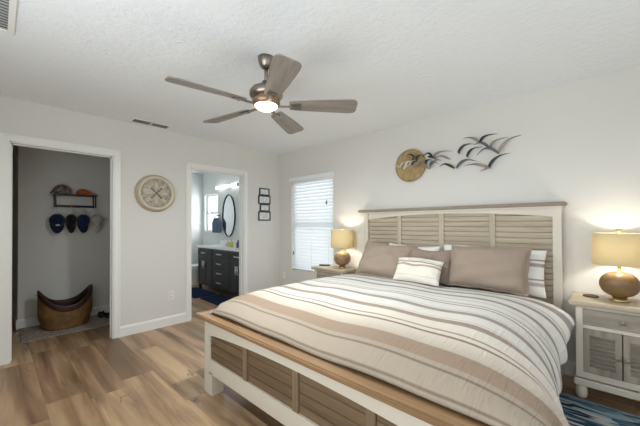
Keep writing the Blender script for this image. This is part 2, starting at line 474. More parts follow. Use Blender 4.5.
# closet: shallow recess in front of the doorway, deeper and dark to the side
mb = MB()
mb.box(-1.34, -1.22, -3.085, -1.66, 0, H)
struct('wall_closet_back', mb, M['wall'])
struct('wall_closet_return', MB().box(-3.6, -1.34, -3.085, -2.965, 0, H), M['wall'])
struct('wall_closet_side', MB().box(-3.6, -T, -4.07, YF, 0, H), M['wall'])
struct('wall_closet_far', MB().box(-3.72, -3.6, -4.07, -2.965, 0, H), M['wall'])
# partition between closet and bathroom
struct('wall_partition', MB().box(-2.90, -T, -1.78, -1.66, 0, H), M['bathwall'])
mb = MB()
mb.box(-2.90, BW[0], 0, T, 0, H); mb.box(BW[1], 0, 0, T, 0, H); mb.box(BW[0], BW[1], 0, T, 0, BW[2]); mb.box(BW[0], BW[1], 0, T, BW[3], H)
struct('wall_bath_back', mb, M['bathwall'])
struct('wall_bath_far', MB().box(-2.90, XB, -1.66, 0, 0, H), M['bathwall'])

def base_prof(): return [(0, 0), (0.014, 0), (0.014, 0.095), (0.008, 0.112), (0, 0.118)]
def baseboard(name, axis, a0, a1, off, sign):
    mb = MB()
    mb.prism([(off+sign*d, z) for d, z in base_prof()], a0, a1, axis)
    struct(name, mb, M['trim'])
baseboard('baseboard_left', 'y', CO[1]+.068, BO[0]-.068, 0, 1)     # along y: poly in (x,z)
baseboard('baseboard_corner', 'y', BO[1]+.068, 0, 0, 1)
baseboard('baseboard_front', 'y', YF, CO[0]-.068, 0, 1)
baseboard('baseboard_back', 'x', 0.014, XR, 0, -1)
baseboard('baseboard_closet', 'y', -3.085, -1.78, -1.22, 1)
baseboard('baseboard_closet_return', 'x', -3.6, -1.206, -3.085, -1)
baseboard('baseboard_bath', 'x', XB, -1.93, 0, -1)
baseboard('baseboard_bath_far', 'y', -1.66, -0.014, XB, 1)

def casing(name, o):
    y0, y1, zt = o; wd = 0.068; mb = MB()
    def board(a0, a1, b0, b1):
        mb.box(0, 0.016, a0, a1, b0, b1, 0.003)
    board(y0-wd, y0-.006, 0, zt+wd); board(y1+.006, y1+wd, 0, zt+wd); board(y0-.006, y1+.006, zt+.006, zt+wd)
    # raised outer bead
    mb.box(0.014, 0.022, y0-wd, y0-wd+.02, 0, zt+wd, .003); mb.box(0.014, 0.022, y1+wd-.02, y1+wd, 0, zt+wd, .003); mb.box(0.014, 0.022, y0-wd+.02, y1+wd-.02, zt+wd-.02, zt+wd, .003)
    # jamb lining
    mb.box(-T-.002, .002, y0-.012, y0+.006, 0, zt+.006); mb.box(-T-.002, .002, y1-.006, y1+.012, 0, zt+.006); mb.box(-T-.002, .002, y0, y1, zt-.006, zt+.012)
    mb.box(-.07, -.045, y0+.006, y0+.016, 0, zt-.006); mb.box(-.07, -.045, y1-.016, y1-.006, 0, zt-.006); mb.box(-.07, -.045, y0, y1, zt-.016, zt-.006)
    struct(name, mb, M['trim'])
casing('trim_1', CO); casing('trim_2', BO)

def window_y(name, x0, x1, z0, z1, y):
    """window in a wall whose faces are at constant y (frame, meeting rail, pane)"""
    r = MB(); d = 0.045
    r.box(x0, x0+d, y, y+.06, z0, z1, .004); r.box(x1-d, x1, y, y+.06, z0, z1, .004); r.box(x0+d, x1-d, y, y+.06, z0, z0+d, .004); r.box(x0+d, x1-d, y, y+.06, z1-d, z1, .004)
    zm = (z0+z1)/2; r.box(x0+d, x1-d, y-.004, y+.05, zm-.025, zm+.025, .004)
    o = struct(name, r, M['vinyl'])
    MB().box(x0+d, x1-d, y+.028, y+.034, z0+d, z1-d).obj('pane', M['glass'], o)
    return o
window_y('window_1', WX[0], WX[1], WX[2], WX[3], 0.062)
window_y('window_2', BW[0], BW[1], BW[2], BW[3], 0.055)
window_y('assumed_window_front', FW[0], FW[1], FW[2], FW[3], YF-.10)  # unseen window, added to house the front fill lamp
r = MB(); d = .045
for a0, a1, b0, b1 in ((RW[0], RW[0]+d, RW[2], RW[3]), (RW[1]-d, RW[1], RW[2], RW[3]), (RW[0]+d, RW[1]-d, RW[2], RW[2]+d), (RW[0]+d, RW[1]-d, RW[3]-d, RW[3]), ((RW[0]+RW[1])/2-.03, (RW[0]+RW[1])/2+.03, RW[2]+d, RW[3]-d)):
    r.box(XR+.03, XR+.09, a0, a1, b0, b1, .004)
o = struct('assumed_window_right', r, M['vinyl']); MB().box(XR+.055, XR+.061, RW[0]+d, RW[1]-d, RW[2]+d, RW[3]-d).obj('pane', M['glass'], o)  # unseen window, added to go with the right fill lamp

# ------------------------------------------------------------------ window blind
def blind():
    t = thing('window_blind', 'white horizontal slat blind, closed, in the bedroom window beside the table lamp', 'blind', (0.75, 0.03, WX[2]))
    x0, x1 = WX[0]+.006-.75, WX[1]-.006-.75
    MB().box(x0-.038, x1+.035, -.058, -.031, 1.41, 1.468, .006).obj('valance', M['vinyl'], t)
    MB().box(x0, x1, -.022, .022, 1.375, 1.42, .004).obj('headrail', M['vinyl'], t)
    mb = MB(); n = 27; p = 1.35/n; tilt = Matrix.Rotation(math.radians(62), 3, 'X')
    for k in range(n):
        z = .036+p*(k+.35)
        mb.box(x0, x1, -.026, .026, z-.0016, z+.0016, 0, tilt)
    mb.obj('slats', M['slat'], t)
    MB().box(x0, x1, -.022, .022, .006, .024, .004).obj('bottom_rail', M['vinyl'], t)
    mb = MB()
    for x in (x0+.09, 0, x1-.09): mb.tube([(x, -.027, .03), (x, -.027, 1.38)], .0015, 6)
    mb.obj('ladder_cord', M['vinyl'], t)
    for x, z in ((x0+.05, .30), (x1-.12, 1.07)):
        c = MB().tube([(x, -.036, z), (x, -.036, 1.40)], .0016, 6).obj('lift_cord', M['vinyl'], t)
        MB().lathe([(.004, .0), (.010, -.012), (.012, -.045), (.006, -.06)], 12, (x, -.036, z)).obj('cord_tassel', M['ventdark'], c)
blind()

# ------------------------------------------------------------------ ceiling fan
def fan():
    t = thing('ceiling_fan', 'five-blade ceiling fan with lit lens and greywashed wooden blades', 'fan', (2.257, -1.969, H))
    MB().lathe([(.0, -.075), (.028, -.075), (.040, -.066), (.054, -.03), (.058, 0)], 32).obj('canopy', M['nickel'], t)
    MB().lathe([(.013, -.06), (.013, -.20)], 16).obj('downrod', M['nickel'], t)
    MB().lathe([(.013, -.165), (.030, -.17), (.034, -.20), (.06, -.205), (.100, -.222), (.116, -.245), (.116, -.272), (.102, -.287), (.060, -.295)], 40).obj('motor_housing', M['nickel'], t)
    MB().lathe([(.07, -.285), (.095, -.29), (.098, -.325), (.082, -.34), (.070, -.340)], 40).obj('switch_housing', M['bronze'], t)
    MB().lathe([(.078, -.338), (.076, -.348), (.05, -.366), (.0, -.373)], 36).obj('light_lens', M['lens'], t)
    for k in range(5):
        a = math.radians(-98.4+72*k); rz = Matrix.Rotation(a, 3, 'Z'); rx = Matrix.Rotation(math.radians(-13), 3, 'X')
        ws = [(.165, .042), (.20, .050), (.28, .057), (.40, .066), (.52, .073), (.59, .076), (.620, .073), (.637, .060), (.643, .040)]
        top = [(r, wv) for r, wv in ws]; poly = top+[(r, -wv) for r, wv in ws[::-1]]
        b = MB(); vs = []
        for z in (.004, -.004):
            for (x, y) in poly: vs.append(rx @ Vector((x, y, z)))
        n = len(poly)
        b.add(vs, [tuple(range(n)), tuple(range(2*n-1, n-1, -1))]+[(i, i+n, (i+1) % n+n, (i+1) % n) for i in range(n)])
        o = b.obj('blade', M['blade'], t, (0, 0, -.336)); o.rotation_euler.z = a
        ir = MB().box(.085, .20, -.014, .014, -.010, -.004, .002).box(.18, .245, -.030, .030, -.012, -.006, .003, rx, (0, 0, 0))
        for (sx, sy) in ((.20, .016), (.20, -.016), (.232, 0)): ir.lathe([(.0, -.016), (.005, -.014), (.005, -.010)], 8, (sx, sy, 0))
        ir.obj('blade_iron', M['nickel'], o)
    l = bpy.data.lights.new('fan_bulb', 'AREA'); l.shape = 'DISK'; l.size = .15; l.energy = 17.5; l.color = (.92, .985, 1.0)
    lo = bpy.data.objects.new('fan_bulb', l); col.objects.link(lo); lo.parent = t; lo.location = (0, 0, -.378)
fan()

# ------------------------------------------------------------------ bed
BX0, BX1 = 1.76, 3.76
BC = (BX0+BX1)/2
def bed():
    t = thing('bed', 'king bed with antique white frame, louvered headboard and panelled footboard', 'bed', (BC, -1.1, 0))
    L = lambda x: x-BC
    Yl = lambda y: y+1.1
    def bx(mb, x0, x1, y0, y1, z0, z1, bev=.004): return mb.box(L(x0), L(x1), Yl(y0), Yl(y1), z0, z1, bev)
    # headboard
    for x in (1.775, 3.680):
        bx(MB(), x, x+.060, -.085, -.020, 0, 1.395).obj('headboard_post', M['white'], t)
    bx(MB(), 1.80, 3.73, -.030, -.020, .35, 1.38, 0).obj('headboard_backing', M['panel'], t)
    x0, x1 = 1.843, 3.685; n = 24
    arch = [(L(lin(x0, x1, k/n)), 1.318+.052*math.sin(PI*k/n)**.8) for k in range(n+1)]
    MB().prism(arch+[(L(x1), 1.40), (L(x0), 1.40)], Yl(-.080), Yl(-.032), 'y').obj('headboard_top_rail', M['white'], t)
    bx(MB(), x0, x1, -.078, -.032, .35, .50).obj('headboard_bottom_rail', M['white'], t)
    bx(MB(), 1.70, 3.775, -.118, -.015, 1.41, 1.442, .008).obj('headboard_cap', M['headcap'], t)
    bx(MB(), 1.745, 3.742, -.098, -.018, 1.392, 1.412, .004).obj('cap_moulding', M['white'], t)
    ms = [2.262, 2.747, 3.226]
    for x in ms: bx(MB(), x-.026, x+.026, -.074, -.030, .48, 1.37, .003).obj('mullion', M['panelv'], t)
    edges = [x0-.002]+[v for x in ms for v in (x-.026, x+.026)]+[x1+.002]
    rot = Matrix.Rotation(math.radians(25), 3, 'X')
    for k in range(4):
        a, b = edges[2*k], edges[2*k+1]; mb = MB()
        for s in range(18):
            z = .51+s*.050
            mb.box(L(a), L(b), Yl(-.064), Yl(-.054), z-.0245, z+.0245, .003, rot)
        mb.obj('louver_panel', M['panel'], t)
    # side rails and platform
    for x in (1.785, 3.705): bx(MB(), x, x+.03, -2.10, -.085, .20, .42).obj('side_rail', M['white'], t)
    bx(MB(), 1.90, 3.58, -2.06, -.10, .24, .58, .02).obj('platform', M['white'], t)
    # footboard
    MB().ellipsoid((L(1.754), Yl(-2.13), .375), (.012, .012, .012), 14, 8).obj('rail_bolt', M['black'], t)
    for x in (BX0, BX1-.078):
        bx(MB(), x, x+.078, -2.18, -2.085, .165, .553).obj('footboard_post', M['white'], t)
    for x in (BX0, BX1-.118):
        bx(MB(), x, x+.118, -2.18, -2.085, 0, .17, .002).obj('foot', M['white'], t)
    fx0, fx1 = BX0+.076, BX1-.076
    arch = [(L(lin(fx0, fx1, k/n)), .436+.048*math.sin(PI*k/n)**.7) for k in range(n+1)]
    MB().prism(arch+[(L(fx1), .553), (L(fx0), .553)], Yl(-2.180), Yl(-2.10), 'y').obj('footboard_top_rail', M['white'], t)
    bx(MB(), fx0, fx1, -2.180, -2.10, .155, .262, .002).obj('footboard_bottom_rail', M['white'], t)
    bx(MB(), BX0-.065, BX1+.065, -2.222, -2.055, .553, .585, .007).obj('footboard_cap', M['capwood'], t)
    fm = [2.30, 2.778, 3.255]
    for x in fm: bx(MB(), x-.024, x+.024, -2.176, -2.12, .25, .50, .003).obj('footboard_batten', M['footmull'], t)
    fe = [fx0-.002]+[v for x in fm for v in (x-.024, x+.024)]+[fx1+.002]
    for k in range(4):
        mb = MB(); a, b = fe[2*k], fe[2*k+1]
        for s in range(4): bx(mb, a, b, -2.166, -2.135, .25+s*.062, .25+s*.062+.060, .003)
        mb.obj('footboard_panel', M['footpanel'], t)
bed()

def comforter():
    prof = [(-.20, .630), (-.27, .652), (-.36, .680), (-.5, .700), (-.7, .710), (-1.0, .714), (-1.4, .714), (-1.75, .708), (-1.95, .694), (-2.05, .674), (-2.11, .650), (-2.145, .628), (-2.160, .610), (-2.155, .597), (-2.12, .591), (-2.07, .590)]
    # resample along arc length
    cum = [0]
    for a, b in zip(prof, prof[1:]): cum.append(cum[-1]+math.hypot(b[0]-a[0], b[1]-a[1]))
    NT_ = 130; rows, uvs = [], []
    hemR = [(.20, .600), (.36, .590), (.5, .545), (.6, .455), (.8, .36), (1.0, .30), (1.2, .275), (1.4, .30), (1.6, .37), (1.8, .46), (2.0, .53), (2.12, .585), (2.3, .59)]
    xR = [(.20, 3.70), (.36, 3.755), (.5, 3.832), (.62, 3.815), (.8, 3.795), (1.0, 3.795), (1.3, 3.812), (1.6, 3.85), (1.8, 3.885), (2.0, 3.89), (2.12, 3.87), (2.3, 3.86)]
    hemL = [(.20, .60), (.34, .57), (.45, .40), (.8, .33), (1.7, .33), (1.95, .42), (2.08, .575), (2.14, .59), (2.3, .59)]
    xL = [(.20, 1.80), (.36, 1.74), (.44, 1.665), (.6, 1.652), (1.7, 1.655), (1.95, 1.69), (2.06, 1.755), (2.13, 1.80), (2.3, 1.82)]
    for i in range(NT_+1):
        s = cum[-1]*i/NT_
        k = 0
        while k < len(cum)-2 and cum[k+1] < s: k += 1
        f = (s-cum[k])/(cum[k+1]-cum[k])
        y = lin(prof[k][0], prof[k+1][0], f); zt = lin(prof[k][1], prof[k+1][1], f)
        q = -y
        fold = max(0.0, min(1.0, (s-1.90)/.35))
        xr, hr, xl, hl = interp(q, xR), interp(q, hemR), interp(q, xL), interp(q, hemL)
        if s > cum[11]: hr = min(hr, zt); hl = min(hl, zt)
        row, uv = [], []
        def push(x, z, u, a):
            b = .007*math.sin(5.1*x+1.3*math.sin(3*y))*math.sin(4.3*y+.7)+.004*math.sin(11*x+4*y)
            b *= (1-fold*.7)
            dx = a*a*(.010*math.sin(y*23)+.006*math.sin(y*41+1))*(1 if fold < .3 else .2)
            row.append((x+dx-2.76, y+1.1, z+b*(1-a)-.02)); uv.append((u, s+.20))
        nL, nM, nR = 16, 40, 22
        xa, xb = min(1.96, xl+.30), 3.36
        eL, eR = 2.9, 2.25
        for j in range(nL):
            th = PI/2*(1-j/nL); c_, s_ = math.cos(th)**(2/eL), math.sin(th)**(2/eL)
            push(xa-(xa-xl)*s_, hl+(max(zt, hl)-hl)*c_, xa-th/(PI/2)*.55, s_)
        for j in range(nM+1): x = lin(xa, xb, j/nM); push(x, zt, x, 0)
        for j in range(1, nR+1):
            th = PI/2*j/nR; c_, s_ = math.cos(th)**(2/eR) if j < nR else 0, math.sin(th)**(2/eR)
            push(xb+(xr-xb)*s_, hr+(max(zt, hr)-hr)*c_, xb+th/(PI/2)*.62, s_)
        rows.append(row); uvs.append(uv)
    mb = MB(); mb.grid(rows)
    o = mb.obj('comforter', M['duvet'], None, (2.76, -1.1, .02), weld=False)
    me = o.data; ul = me.uv_layers.new(name='UVMap'); flat = [u for r in uvs for u in r]
    for lp in me.loops: ul.data[lp.index].uv = flat[lp.vertex_index]
    so = o.modifiers.new('thick', 'SOLIDIFY'); so.thickness = .018; so.offset = -1
    sd = o.modifiers.new('sub', 'SUBSURF'); sd.levels = 1; sd.render_levels = 1
    tag(o, 'puffy comforter with grey, cream and tan stripes spread over the bed', 'comforter')
comforter()

def pillow(name, label, cat, mat, loc, w_, h_, t_, lean, roll=0.0, yaw=0.0, flange=0.0, seed=0, group=None, mats=None):
    """upright cushion: width x, height z, plump in y; leans back by lean degrees"""
    rnd = random.Random(seed); ph = [rnd.uniform(0, 6) for _ in range(6)]
    n = 34; m_ = 26
    fr, bk = [], []
    for j in range(m_+1):
        a, b = [], []
        for i in range(n+1):
            u, v = -1+2*i/n, -1+2*j/m_
            bulge = max(0.0, (1-abs(u)**3)*(1-abs(v)**3))**.5
            pin = 1-.045*(1-abs(v)**2)*abs(u)**3; pin2 = 1-.06*(1-abs(u)**2)*abs(v)**3
            x = u*w_/2*pin; z = v*h_/2*pin2
            z -= .010*math.sin(2.3*u+ph[0])*(v > 0)*v
            wr = (.009*math.sin(5*u+3*v+ph[1])+.006*math.sin(9*v-4*u+ph[2])+.004*math.sin(13*u*v+6*u+ph[4]))*bulge
            a.append((x, -t_/2*bulge-wr-.003, z)); b.append((x, t_/2*bulge+.003, z))
        fr.append(a); bk.append(b)
    mb = MB(); mb.grid(fr); mb.grid([r[::-1] for r in bk])
    # close the rim
    ring_f = fr[0][:]+[r[-1] for r in fr[1:]]+fr[-1][-2::-1]+[r[0] for r in fr[-2:0:-1]]
    ring_b = [(x, -y, z) for x, y, z in ring_f]
    ring_b = bk[0][:]+[r[-1] for r in bk[1:]]+bk[-1][-2::-1]+[r[0] for r in bk[-2:0:-1]]
    k = len(ring_f)
    mb.add(ring_f+ring_b, [(i, (i+1) % k, (i+1) % k+k, i+k) for i in range(k)], True)
    base = Vector(loc)
    rot = (math.radians(-lean), math.radians(roll), math.radians(yaw))
    if flange:
        t = thing(name, label, cat, loc, rot, group)
        mb.obj('cushion', mat, t)
        fl = MB(); inner, outer = [], []
        for i, (x, y, z) in enumerate(ring_f):
            nx, nz = x/(w_/2), z/(h_/2)
            ox, oz = x+flange*max(-1, min(1, nx*1.02))*(abs(nx) > .90), z+flange*max(-1, min(1, nz*1.02))*(abs(nz) > .86)
            wv = .005*math.sin(i*.55+ph[3])
            inner.append((x*.985, 0, z*.985)); outer.append((ox+wv*(abs(nx) > .9)*.5, wv, oz+wv*(abs(nz) > .86)*.5))
        vs = [(x, y-.003, z) for x, y, z in inner]+[(x, y-.003, z) for x, y, z in outer]+[(x, y+.003, z) for x, y, z in inner]+[(x, y+.003, z) for x, y, z in outer]
        fs = []
        for i in range(k):
            j = (i+1) % k
            fs += [(i, j, j+k, i+k), (i+2*k, i+3*k, j+3*k, j+2*k), (i+k, j+k, j+3*k, i+3*k)]
        fl.add(vs, fs, True); fl.obj('flange', mat, t)
        return t
    o = mb.obj(name, mat, None, loc); o.rotation_euler = rot
    return tag(o, label, cat, group)

pillow('sleeping_pillow', 'white striped pillow mostly hidden behind the sham nearest the window', 'pillow', M['sleep'], (2.47, -.185, .838), .60, .40, .16, 10, 0, 0, seed=1, group='striped sleeping pillows')
pillow('sleeping_pillow', 'white pillow with grey stripes sticking out beside the taupe sham nearest the tan lamp', 'pillow', M['sleep'], (3.225, -.185, .852), .85, .40, .16, 10, 0, 0, seed=2, group='striped sleeping pillows')
pillow('square_sham', 'smaller taupe pillow in the middle, half hidden by the striped lumbar cushion', 'pillow', M['taupe2'], (2.72, -.325, .848), .46, .34, .13, 17, 0, 0, seed=3)
pillow('king_sham', 'large plain taupe sham at the window side of the bed', 'pillow', M['taupe'], (2.262, -.385, .868), .58, .40, .23, 33, 4, 4, .014, seed=4, group='large taupe shams')
pillow('king_sham', 'large plain taupe sham on the side of the bed nearest the louvered nightstand', 'pillow', M['taupe'], (3.245, -.355, .878), .61, .36, .22, 16, 1, 0, .014, seed=5, group='large taupe shams')
pillow('lumbar_cushion', 'small cream lumbar cushion with grey stripes lying in front of the taupe pillows', 'cushion', M['lumbar'], (2.70, -.535, .820), .44, .25, .12, 34, 2, 4, seed=6)

# ------------------------------------------------------------------ nightstands
def nightstand(loc, label):
    t = thing('nightstand', label, 'nightstand', loc, group='matching louvered nightstands')
    W2, yb, yf = .243, -.005, -.350      # local: back at 0, front negative
    MB().box(-.281, .281, -.383, .008, .668, .700, .007).obj('top', M['nstop'], t)
    c = MB()
    c.box(-W2, -W2+.022, yf, yb, .15, .668, .002).box(W2-.022, W2, yf, yb, .15, .668, .002)
    c.box(-W2, W2, yb-.012, yb, .15, .668, 0).box(-W2+.02, W2-.02, yf+.012, yb, .15, .17, 0).box(-W2+.02, W2-.02, yf+.012, yb, .515, .53, 0)
    for x in (-W2, W2-.040): c.box(x, x+.040, yf-.004, yf+.02, .15, .668, .003)
    c.box(-W2+.038, W2-.038, yf-.003, yf+.02, .648, .668, .002).box(-W2+.038, W2-.038, yf-.003, yf+.02, .508, .532, .002)
    c.box(-W2+.038, W2-.038, yf-.003, yf+.02, .15, .192, .002)
    c.obj('carcass', M['white'], t)
    MB().box(-W2-.014, W2+.014, yf-.016, yb+.002, .092, .140, .008).obj('base_moulding', M['white'], t)
    for x in (-W2+.028, W2-.028):
        for y in (yf+.022, yb-.035):
            MB().lathe([(.0, 0), (.024, .0), (.032, .012), (.036, .040), (.033, .075), (.028, .094)], 20, (x, y, 0)).obj('foot', M['white'], t)
    d = MB().box(-W2+.041, W2-.041, yf-.002, yf+.018, .534, .646, .003).obj('drawer', M['nswood'], t)
    MB().lathe([(.006, 0), (.006, -.012), (.015, -.018), (.016, -.026), (.009, -.032), (0, -.033)], 16, (0, yf-.002, .59), 'y').obj('knob', M['knob'], d)
    rot = Matrix.Rotation(math.radians(27), 3, 'X')
    for s in (-1, 1):
        a, b = sorted((s*.003, s*(W2-.041)))
        m = MB(); st = .034; z0, z1 = .194, .506
        m.box(a, a+st, yf-.002, yf+.016, z0, z1, .002).box(b-st, b, yf-.002, yf+.016, z0, z1, .002)
        m.box(a+st, b-st, yf-.002, yf+.016, z0, z0+.045, .002).box(a+st, b-st, yf-.002, yf+.016, z1-.045, z1, .002)
        dr = m.obj('door', M['nswoodv'], t)
        l = MB()
        for k in range(8):
            z = z0+.058+k*.0285
            l.box(a+st-.002, b-st+.002, yf+.002, yf+.008, z-.015, z+.015, .001, rot)
        l.box(a+st-.002, b-st+.002, yf+.012, yf+.015, z0+.04, z1-.04)
        l.obj('louvers', M['nswood'], dr)
        MB().lathe([(.006, 0), (.006, -.012), (.015, -.018), (.016, -.026), (.009, -.032), (0, -.033)], 16, (s*.024, yf-.002, .345), 'y').obj('knob', M['knob'], dr)
    return t
ns = nightstand((4.079, -.018, 0), 'white nightstand with weathered top and louvered doors under the tan round lamp')
dup(ns, (1.420, -.018, 0), 'nightstand below the window blind, mostly hidden behind the bed')

def lamp(loc, label, body, watts):
    t = thing('table_lamp', label, 'lamp', loc, group='round wooden table lamps')
    MB().lathe([(.0, 0), (.056, 0), (.056, .012), (.044, .018), (.040, .032), (0, .032)], 28).obj('base', M['brass'], t)
    pr = [(.03, .028)]+[(.110*math.cos(a)**.8 if math.cos(a) > 0 else 0, .120+.090*math.sin(a)) for a in [(-75+150*k/20)*PI/180 for k in range(21)]]+[(.018, .212)]
    MB().lathe(pr, 40).obj('body', body, t)
    MB().lathe([(.032, .206), (.028, .212), (.010, .214), (.010, .262), (.014, .264), (.014, .28), (0, .28)], 20).obj('neck', M['brass'], t)
    MB().lathe([(.146, .262), (.148, .264), (.146, .490), (.144, .492), (.1435, .490), (.1455, .264), (.146, .262)], 48, cap=False).obj('shade', M['shade'], t)
    sp = MB()
    for k in range(3):
        a = 2*PI*k/3+.4; sp.tube([(.008*math.cos(a), .008*math.sin(a), .482), (.146*math.cos(a), .146*math.sin(a), .482)], .0022, 6)
    sp.tube([(.0, .0, .28), (.0, .0, .30)], .012, 10).tube([(.05, 0, .28), (.055, 0, .40), (.0, 0, .482)], .002, 6).tube([(-.05, 0, .28), (-.055, 0, .40), (.0, 0, .482)], .002, 6).tube([(-.05, 0, .28), (.05, 0, .28)], .002, 6)
    sp.obj('shade_fitter', M['brass'], t)
    MB().lathe([(.004, .48), (.004, .497), (.014, .502), (.016, .510), (.010, .520), (0, .521)], 16).obj('finial', M['brass'], t)
    l = bpy.data.lights.new('lamp_bulb', 'POINT'); l.energy = watts; l.color = (1.0, .93, .82); l.shadow_soft_size = .035
    o = bpy.data.objects.new('lamp_bulb', l); col.objects.link(o); o.parent = t; o.location = (0, 0, .375)
    return t
lamp((4.072, -.180, .700), 'tan round wooden table lamp with drum shade on the louvered nightstand nearest the camera', M['lampwood'], 2.7)
lamp((1.515, -.200, .700), 'dark brown round table lamp with drum shade beside the window blind', M['lampwood2'], 2.5)
tag(MB().lathe([(0, 0), (.046, 0), (.048, .004), (.048, .008), (.044, .010), (.040, .007), (0, .007)], 28).obj('coaster', M['walnut'], None, (3.915, -.14, .700)), 'round dark wooden coaster on the nightstand in front of the tan lamp', 'coaster')
o = MB().box(-.022, .022, -.075, .075, 0, .018, .005).obj('remote_control', M['remote'], None, (1.225, -.22, .700)); o.rotation_euler.z = math.radians(-60)
tag(o, 'small dark remote lying on the nightstand below the window', 'remote')

# ------------------------------------------------------------------ rugs
o = MB().box(-.85, .70, -.75, .75, 0, .012, .004).obj('area_rug', M['rug'], None, (4.0, -1.165, 0))
tag(o, 'blue, white and black streaked rug on the floor beside the bed', 'rug')
tag(MB().box(-.44, .40, -.215, .215, 0, .018, .007).obj('bath_mat', M['navy_rug'], None, (-1.52, -.735, 0)), 'navy bath mat in front of the vanity, the one farther into the bathroom', 'bath mat', 'navy bath mats')
o = MB().box(-.38, .38, -.19, .19, 0, .018, .007).obj('bath_mat', M['navy_rug'], None, (-.66, -.715, 0)); o.rotation_euler.z = math.radians(-2)
tag(o, 'navy bath mat by the bathroom doorway, nearer the bed', 'bath mat', 'navy bath mats')
tag(MB().box(-.305, .325, -.50, .50, 0, .010, .004).obj('runner_rug', M['runner'], None, (-.895, -2.58, 0)), 'taupe speckled mat on the closet floor under the basket', 'rug')

# ------------------------------------------------------------------ closet things
def basket():
    t = thing('basket', 'boat-shaped woven basket with dark brown rim on the closet mat', 'basket', (-.93, -2.665, .010))
    n = 56
    def rim(a): return .285+.19*abs(math.sin(a))**2.4
    def pt(a, h, inset=0.0):
        f = h/.28; k = min(1, f)
        rx = .185+.03*math.sin(PI*min(1, k)*.55)-inset; ry = .215+.050*min(1.0, h/.16)-.008*max(0, h-.3)-inset
        return (rx*math.cos(a), ry*math.sin(a), h)
    def shell(h0, h1, rows, inset): return [[pt(2*PI*k/n, lin(h0(2*PI*k/n), h1(2*PI*k/n), r/rows), inset) for k in range(n+1)] for r in range(rows+1)]
    mb = MB(); mb.grid(shell(lambda a: 0, lambda a: rim(a)-.05, 12, 0)); mb.grid([r[::-1] for r in shell(lambda a: .012, lambda a: rim(a)-.05, 12, .012)])
    bot = [pt(2*PI*k/n, 0) for k in range(n)]; mb.add(bot, [tuple(range(n))[::-1]])
    b2 = [(x, y, .012) for x, y, z in (pt(2*PI*k/n, .012, .012) for k in range(n))]; mb.add(b2, [tuple(range(n))])
    mb.obj('body', M['wicker'], t)
    mb = MB(); o_ = shell(lambda a: rim(a)-.065, rim, 3, -.004); i_ = shell(lambda a: rim(a)-.10, rim, 3, .016)
    mb.grid(o_); mb.grid([r[::-1] for r in i_]); mb.grid([o_[-1], i_[-1]]); mb.grid([i_[0], o_[0]])
    mb.obj('rim', M['rim'], t)
basket()
def sandal(loc, rz, label):
    t = thing('sandal', label, 'sandal', loc, (0, 0, rz), 'dark sandals')
    pts = [(.04*math.cos(a)*(1+.12*math.sin(a)), .125*math.sin(a)) for a in [2*PI*k/28 for k in range(28)]]
    MB().prism(pts, 0, .022, 'z').obj('sole', M['sandal'], t)
    mb = MB()
    for s in (-1, 1): mb.tube([(0, .075, .022), (s*.022, .045, .048), (s*.040, -.02, .022)], [.006, .009, .007], 8)
    mb.tube([(0, .075, .018), (0, .07, .040)], .005, 8)
    mb.obj('strap', M['sandal'], t)
sandal((-1.085, -2.27, .010), math.radians(80), 'dark sandal against the closet baseboard beside the basket')
sandal((-.955, -2.21, .010), math.radians(96), 'dark sandal half cut off by the closet door frame')

def hat_rack():
    t = thing('hat_rack', 'black metal wall shelf with coat hooks in the closet holding caps', 'wall shelf', (-1.22, -2.548, 1.50))
    y0, y1 = -.206, .206
    MB().box(.002, .17, y0-.02, y1+.02, .150, .164, .003).obj('shelf', M['black'], t)
    mb = MB()
    for y in (y0, y1):
        mb.box(.002, .014, y-.007, y+.007, 0, .15).box(.148, .160, y-.007, y+.007, .0, .15).box(.002, .16, y-.007, y+.007, 0, .012)
    mb.box(.148, .160, y0, y1, 0, .012).box(.002, .014, y0, y1, 0, .03)
    mb.obj('frame', M['black'], t)
    for y in (-.187, -.049, .078, .198):
        MB().tube([(.154, y, .008), (.150, y, -.06), (.152, y, -.092), (.166, y, -.100), (.178, y, -.088), (.180, y, -.070)], .004, 8).obj('hook', M['chrome'], t)
hat_rack()

def cap(name, label, loc, mats, rot, crown=(.085, .092, .10), badge=None, group=None):
    """cap standing upright: crown up (+z), brim towards +x"""
    t = thing(name, label, 'cap', loc, rot, group)
    mb = MB(); n = 30
    mb.ellipsoid((0, 0, 0), crown, n, 10, 0, PI/2)
    mb.ellipsoid((0, 0, .0), (crown[0]*.96, crown[1]*.96, crown[2]*.95), n, 8, 0, PI/2)
    mb.obj('crown', mats[0], t)
    MB().ellipsoid((0, 0, crown[2]), (.008, .008, .005), 10, 6).obj('button', mats[0], t)
    up, lo = [], []
    for r in range(7):
        f = r/6; a, b = [], []
        for k in range(19):
            th = math.radians(-68+136*k/18)
            ext = .085*f*math.cos(th*1.15)
            x = crown[0]*math.cos(th)*.98+max(0, ext); y = crown[1]*math.sin(th)*.98
            z = .010-.022*f*abs(math.sin(th))**2-.010*f - .10*y*y*5*f
            a.append((x, y, z)); b.append((x, y, z-.004))
        up.append(a); lo.append(b)
    mb = MB(); mb.grid(up); mb.grid([q[::-1] for q in lo]); mb.grid([up[-1], lo[-1]])
    mb.obj('brim', mats[1], t)
    if badge: MB().ellipsoid((crown[0]*.80, 0, crown[2]*.52), (.012, .024, .024), 16, 8).obj('badge', M[badge], t)
    return t
HANG = lambda yaw: (0, math.radians(82), math.radians(yaw))     # crown out into the room, brim down
cap('baseball_cap', 'navy cap with white badge hanging first on the rack, nearest the closet corner', (-1.10, -2.735, 1.325), (M['navycloth'], M['navycloth']), HANG(0), (.085, .080, .10), 'whitecloth', 'caps hanging from the rack')
